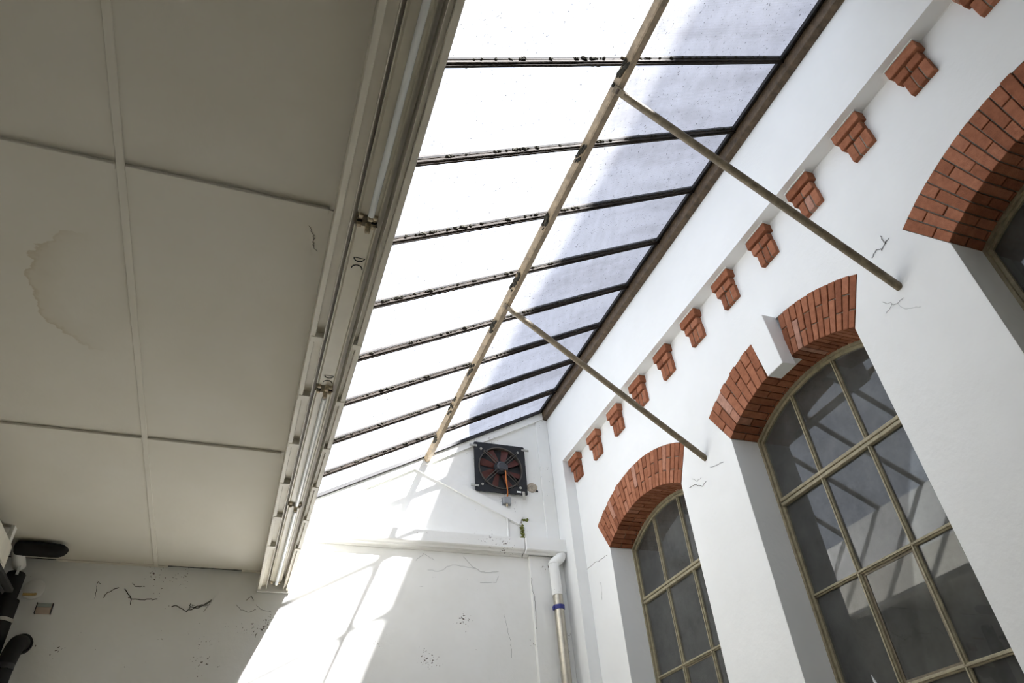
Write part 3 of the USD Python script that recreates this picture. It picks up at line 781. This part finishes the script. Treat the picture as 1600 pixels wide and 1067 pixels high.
# ---------------------------------------------------------------- weed on the cornice
A = empty('weed', tuple(P(K * 0.834, 0, K * 0.8935) * [1, 0, 1] + [0, YB - 0.05, 0.082]), 'small green weed growing up from a crack on the cornice below the fan', 'plant')
stems, k = [], 0
for s_ in range(7):
    b0 = np.array([rng.normal(0, 0.006), rng.normal(0, 0.006), 0])
    hgt = rng.uniform(0.12, 0.24)
    pts = [b0 + [0.010 * math.sin(3 * t_ + s_), 0.02 * t_, hgt * t_] for t_ in np.linspace(0, 1, 6)]
    stems.append(tube(pts, 0.0035, 5))
    for q in range(12):
        t_ = rng.uniform(0.02, 1.0) ** 1.3
        p = b0 + [0.010 * math.sin(3 * t_ + s_), 0.02 * t_, hgt * t_]
        d = rng.normal(0, 1, 3); d[1] *= 0.5; d /= np.linalg.norm(d)
        s2 = np.cross(d, rng.normal(0, 1, 3)); s2 /= np.linalg.norm(s2)
        L = rng.uniform(0.02, 0.036)
        nn = np.cross(d, s2)
        V = [p, p + d * L * 0.35 + s2 * L * 0.28 + nn * 0.003, p + d * L * 0.75 + s2 * L * 0.22, p + d * L + nn * -0.004, p + d * L * 0.75 - s2 * L * 0.22, p + d * L * 0.35 - s2 * L * 0.28 + nn * 0.003]
        obj('leaf', _CH(np.vstack([V, np.array(V) + nn * 0.0015])), 'leaf_green', A)
obj('stem', stems, 'dry_stem', A)
cl = []
mo = P(K * 0.850, 0, K * 1.0)
for _ in range(18):
    v = ico.vertices * rng.uniform(0.006, 0.014) * (1 + 0.5 * (rng.random((len(ico.vertices), 1)) - 0.5))
    cl.append(trimesh.Trimesh(v + [mo[0] + rng.uniform(-0.06, 0.05) * rng.random(), YB - 0.012 + rng.normal(0, 0.004), mo[2] - 0.022 + rng.normal(0, 0.006)], ico.faces, process=False))
tag(obj('moss', cl, 'leaf_green'), 'tuft of green moss in the joint above the weed', 'moss', kind='stuff')

# ---------------------------------------------------------------- cooling unit and pipes on the left
A = empty('cooling_unit', label='pale hanging cooling unit with a dark grille below at the left edge', cat='cooling unit')
x0, x1 = XL, S * K * -0.530
obj('casing', bx(x0, x1, u(0.9), u(1.86), Z(K * 0.662), Z(K * 0.722), 0.012), 'cream_paint', A)
obj('front_panel', bx(x1, x1 + 0.012, u(0.95), u(1.83), Z(K * 0.668), Z(K * 0.716), 0.004), 'cream_paint', A)
obj('grille_tray', bx(x0, x1 + 0.02, u(0.9), u(1.965), Z(K * 0.650), Z(K * 0.660), 0.004), 'grille_dark', A)
for i in range(14):
    xx = x0 + 0.03 + i * (x1 - x0 - 0.03) / 14
    obj('louvre', bar((xx, u(1.0), Z(K * 0.645)), (xx, u(1.955), Z(K * 0.645)), 0.006, 0.026, (0.5, 0, 1)), 'grille_dark', A)
obj('hanger', [bx(x1 - 0.05, x1 - 0.02, u(1.84), u(1.86), Z(K * 0.722), ZC, 0.003), bx(x1 - 0.05, x1 - 0.02, u(1.1), u(1.12), Z(K * 0.722), ZC, 0.003)], 'white_paint', A)
tag(obj('pipe_casing', bx(S * K * -0.580, S * K * -0.562, Y0, u(1.99), ZC - 0.06, ZC - 0.021, 0.006), 'white_paint'), 'white pipe casing along the ceiling edge above the cooling unit', 'pipe casing')

A = empty('insulated_pipe', label='black insulated pipe with a blunt end lying just under the ceiling by the cooling unit', cat='pipe')
zt_ = ZC - 0.066
yq = u(1.93)
obj('insulation', tube([(u(-0.545), yq, zt_), (u(-0.54), yq, zt_), (u(-0.52), yq, zt_), (u(-0.47), yq, zt_ - 0.004), (u(-0.45), yq, zt_ - 0.004), (u(-0.44), yq, zt_), (u(-0.433), yq, zt_ + 0.004), (u(-0.430), yq, zt_ + 0.006)], [0.04, 0.058, 0.062, 0.060, 0.057, 0.046, 0.026, 0.006], 18), 'black_foam', A, smooth=50)
obj('end_sleeve', tube(bend([(u(-0.523), yq, zt_), (u(-0.541), yq + 0.03, zt_ + 0.0), (u(-0.541), u(2.004), zt_ - 0.06)], 0.04, 4), 0.050, 16), 'white_paint', A, smooth=50)
A = empty('insulated_pipe', label='thick black insulated pipe running down behind the cooling unit, grey clamp below', cat='pipe')
xv, yv = u(-0.541), u(2.004)
obj('insulation', tube([(xv, yv, z_) for z_ in (zt_ - 0.118, zt_ - 0.124, zt_ - 0.14, Z(K * 0.66), Z(K * 0.645))], [0.055, 0.066, 0.072, 0.070, 0.068], 18), 'black_foam', A, smooth=50)
obj('insulation', tube([(xv + 0.02, yv - 0.022, z_) for z_ in (Z(K * 0.643), Z(K * 0.3), 0.02)], 0.082, 18), 'black_foam', A, smooth=50)
obj('clamp', tube([(xv + 0.02, yv - 0.022, Z(K * 0.598)), (xv + 0.02, yv - 0.022, Z(K * 0.590))], 0.088, 20), 'zinc', A, smooth=50)
obj('sticker', bx(xv + 0.012, xv + 0.032, yv - 0.076, yv - 0.066, Z(K * 0.70), Z(K * 0.70) + 0.08), 'label_white', A)
A = empty('duct_pipe', label='black bent pipe coming out of a round hole in the gable wall at bottom left', cat='pipe')
hc = np.array([u(-0.487), YB, Z(K * 0.556)])
obj('wall_sleeve', tube([hc + [0, -0.004, 0], hc + [0, -0.030, 0]], 0.082, 22), 'black_plastic', A, smooth=40)
pp = bend([hc + [0, -0.02, 0.0], hc + [-0.0, -0.16, -0.02], hc + [-0.012, -0.24, -0.25], hc + [-0.012, -0.25, -0.9]], 0.09, 7)
obj('bend_pipe', tube(pp, 0.066, 18), 'black_foam', A, smooth=50)
obj('joint', tube([hc + [-0.012, -0.247, -0.215], hc + [-0.012, -0.247, -0.255]], 0.073, 18), 'black_plastic', A, smooth=40)
obj('sticker', bx(hc[0] - 0.02, hc[0] - 0.012, hc[1] - 0.235, hc[1] - 0.222, hc[2] - 0.13, hc[2] - 0.09), 'label_white', A)
pc = np.array([u(-0.503), YB, Z(K * 0.688)])
A = empty('pipe_rosette', label='round whitish plaster rosette with a brass pipe stub beside the cooling unit', cat='pipe fitting')
obj('rosette', tube([pc + [0, 0.0, 0], pc + [0, -0.014, 0], pc + [0, -0.024, 0]], [0.088, 0.084, 0.055], 24), 'white_paint', A, smooth=50)
obj('stub', tube(bend([pc + [-0.045, -0.11, -0.08], pc + [-0.01, -0.10, -0.075], pc + [0.02, -0.06, -0.06], pc + [0.03, -0.01, -0.04]], 0.02, 4), 0.011, 10), 'brass', A, smooth=50)
cx0 = P(K * -0.466, 0, K * 0.641)
A = empty('wall_box', (cx0[0], YB, cx0[2]), 'small square wall box with a grey upper half on the shaded gable wall', 'junction box')
obj('base', bx(-0.058, 0.058, -0.030, 0.0, -0.044, 0.044, 0.004), 'plate_pink', A)
obj('cover', bx(-0.054, 0.054, -0.036, -0.0305, 0.008, 0.042, 0.002), 'plate_green', A)
obj('cover', bx(-0.054, 0.054, -0.034, -0.0305, -0.042, 0.006, 0.002), 'plate_pink', A)
obj('rim', [bx(-0.062, -0.0585, -0.034, -0.001, -0.046, 0.046), bx(0.0585, 0.062, -0.034, -0.001, -0.046, 0.046)], 'black_plastic', A)


# ---------------------------------------------------------------- cobwebs on the walls
def web(name, lines, label, r=0.0016, plane='y', off=0.004, kind='web_dust', cat='cobweb', group='dusty cobwebs'):
    ms = []
    for ln in lines:
        pts = []
        for (p, q) in zip(ln, ln[1:]):
            for s_ in np.linspace(0, 1, 5)[:-1]:
                pts.append(np.array(p) * (1 - s_) + np.array(q) * s_)
        pts.append(np.array(ln[-1]))
        pts = np.array(pts); pts[1:-1] += rng.normal(0, 0.0035, (len(pts) - 2, 2))
        if plane == 'y':
            P3 = np.stack([pts[:, 0], np.full(len(pts), YB - off), pts[:, 1]], 1)
        elif plane == 'x':
            P3 = np.stack([np.full(len(pts), W - off), pts[:, 0], pts[:, 1]], 1)
        else:
            P3 = np.stack([pts[:, 0], pts[:, 1], np.full(len(pts), ZC - off)], 1)
        ms.append(tube(P3, r * rng.uniform(0.6, 1.5), 4))
    return tag(obj(name, ms, kind), label, cat, group)


def pix(px, py, plane):
    """Where a line of sight of the survey meets the back wall (y), right wall (x) or ceiling (z)."""
    d = RC.T @ np.array([(px - 800) / 1086.2, (py - 533.5) / 1086.2, 1])
    if plane == 'y':
        k = YB / d[1]; return (d[0] * k, EYE + d[2] * k)
    if plane == 'x':
        k = W / d[0]; return (d[1] * k, EYE + d[2] * k)
    k = (ZC - EYE) / d[2]; return (d[0] * k, d[1] * k)


def webpx(lines, label, plane, r=0.0016, name='cobweb', cat='cobweb', group='dusty cobwebs', off=0.004):
    return web(name, [[pix(*q, plane) for q in ln] for ln in lines], label, r, plane, off, cat=cat, group=group)


webpx([[(148, 935), (151, 922), (153, 909), (157, 912)], [(163, 934), (164, 929), (172, 924), (186, 918)], [(195, 920), (205, 935), (220, 937), (233, 937), (246, 936)], [(207, 911), (213, 917), (226, 917)], [(200, 934), (206, 934), (204, 945)]],
      'thin dark cobweb strands on the shaded gable wall, left of the thick tangled web', 'y', 0.0022)
webpx([[(275, 946), (284, 951), (292, 956), (296, 951), (298, 943)], [(296, 953), (305, 949), (318, 945), (330, 940)], [(297, 948), (309, 951), (320, 944), (331, 937)], [(318, 956), (322, 950), (328, 943)], [(268, 948), (275, 946)], [(300, 945), (308, 948), (325, 946)]],
      'thick tangled dark cobweb on the shaded gable wall below the ceiling', 'y', 0.0026)
webpx([[(369, 945), (376, 953), (388, 957), (400, 952)], [(385, 938), (392, 932), (396, 938)], [(400, 945), (408, 953), (425, 957)]],
      'curved cobweb strand on the gable wall just below the end of the light trough', 'y', 0.0018)
webpx([[(650, 876), (657, 870), (662, 864), (670, 870), (678, 875)], [(668, 891), (690, 892), (700, 885), (712, 882), (730, 886), (742, 888)], [(724, 870), (738, 885), (750, 893), (760, 895), (779, 893)], [(750, 911), (775, 910), (778, 900)]],
      'looping cobweb strands on the gable wall under the cornice', 'y', 0.0008)
webpx([[(787, 960), (792, 978), (798, 1002), (799, 1028)]], 'single long cobweb strand on the gable wall left of the down pipe', 'y', 0.0011)
webpx([[(1363, 403), (1370, 391), (1379, 389), (1384, 380), (1389, 372)], [(1376, 369), (1382, 378), (1384, 381)]], 'short curled cobweb on the white wall beside the lower end of the near rod', 'x', 0.0016)
webpx([[(1385, 490), (1395, 476), (1404, 474), (1412, 465)], [(1404, 474), (1410, 481), (1425, 483), (1440, 479)], [(1380, 472), (1395, 475)]], 'starry fine cobweb on the white wall below the end of the near rod', 'x', 0.0009)
webpx([[(1082, 748), (1090, 752), (1096, 746)], [(1078, 762), (1088, 757), (1098, 760), (1104, 752)], [(1110, 730), (1120, 726), (1131, 722)]], 'crackled cobweb patch on the white wall under the end of the far rod', 'x', 0.0012)
webpx([[(906, 900), (916, 890), (928, 880), (936, 876), (949, 867)]], 'slanting dark crack in the white wall left of the far brick arch', 'x', 0.0018, 'wall_crack', 'crack', 'cracks in the painted walls', 0.0005)
webpx([[(828, 905), (829, 920), (833, 938), (835, 965), (836, 985)]], 'vertical dark crack on the gable wall beside the down pipe', 'y', 0.0026, 'wall_crack', 'crack', 'cracks in the painted walls', 0.0462)
webpx([[(939, 909), (940, 925), (941, 937)]], 'short upright crack in the white wall just left of the far window', 'x', 0.0024, 'wall_crack', 'crack', 'cracks in the painted walls', 0.0005)
webpx([[(483, 352), (488, 362), (492, 372), (489, 378), (490, 384), (496, 392)]], 'fine dark thread on the cream ceiling near the trough', 'z', 0.0012)
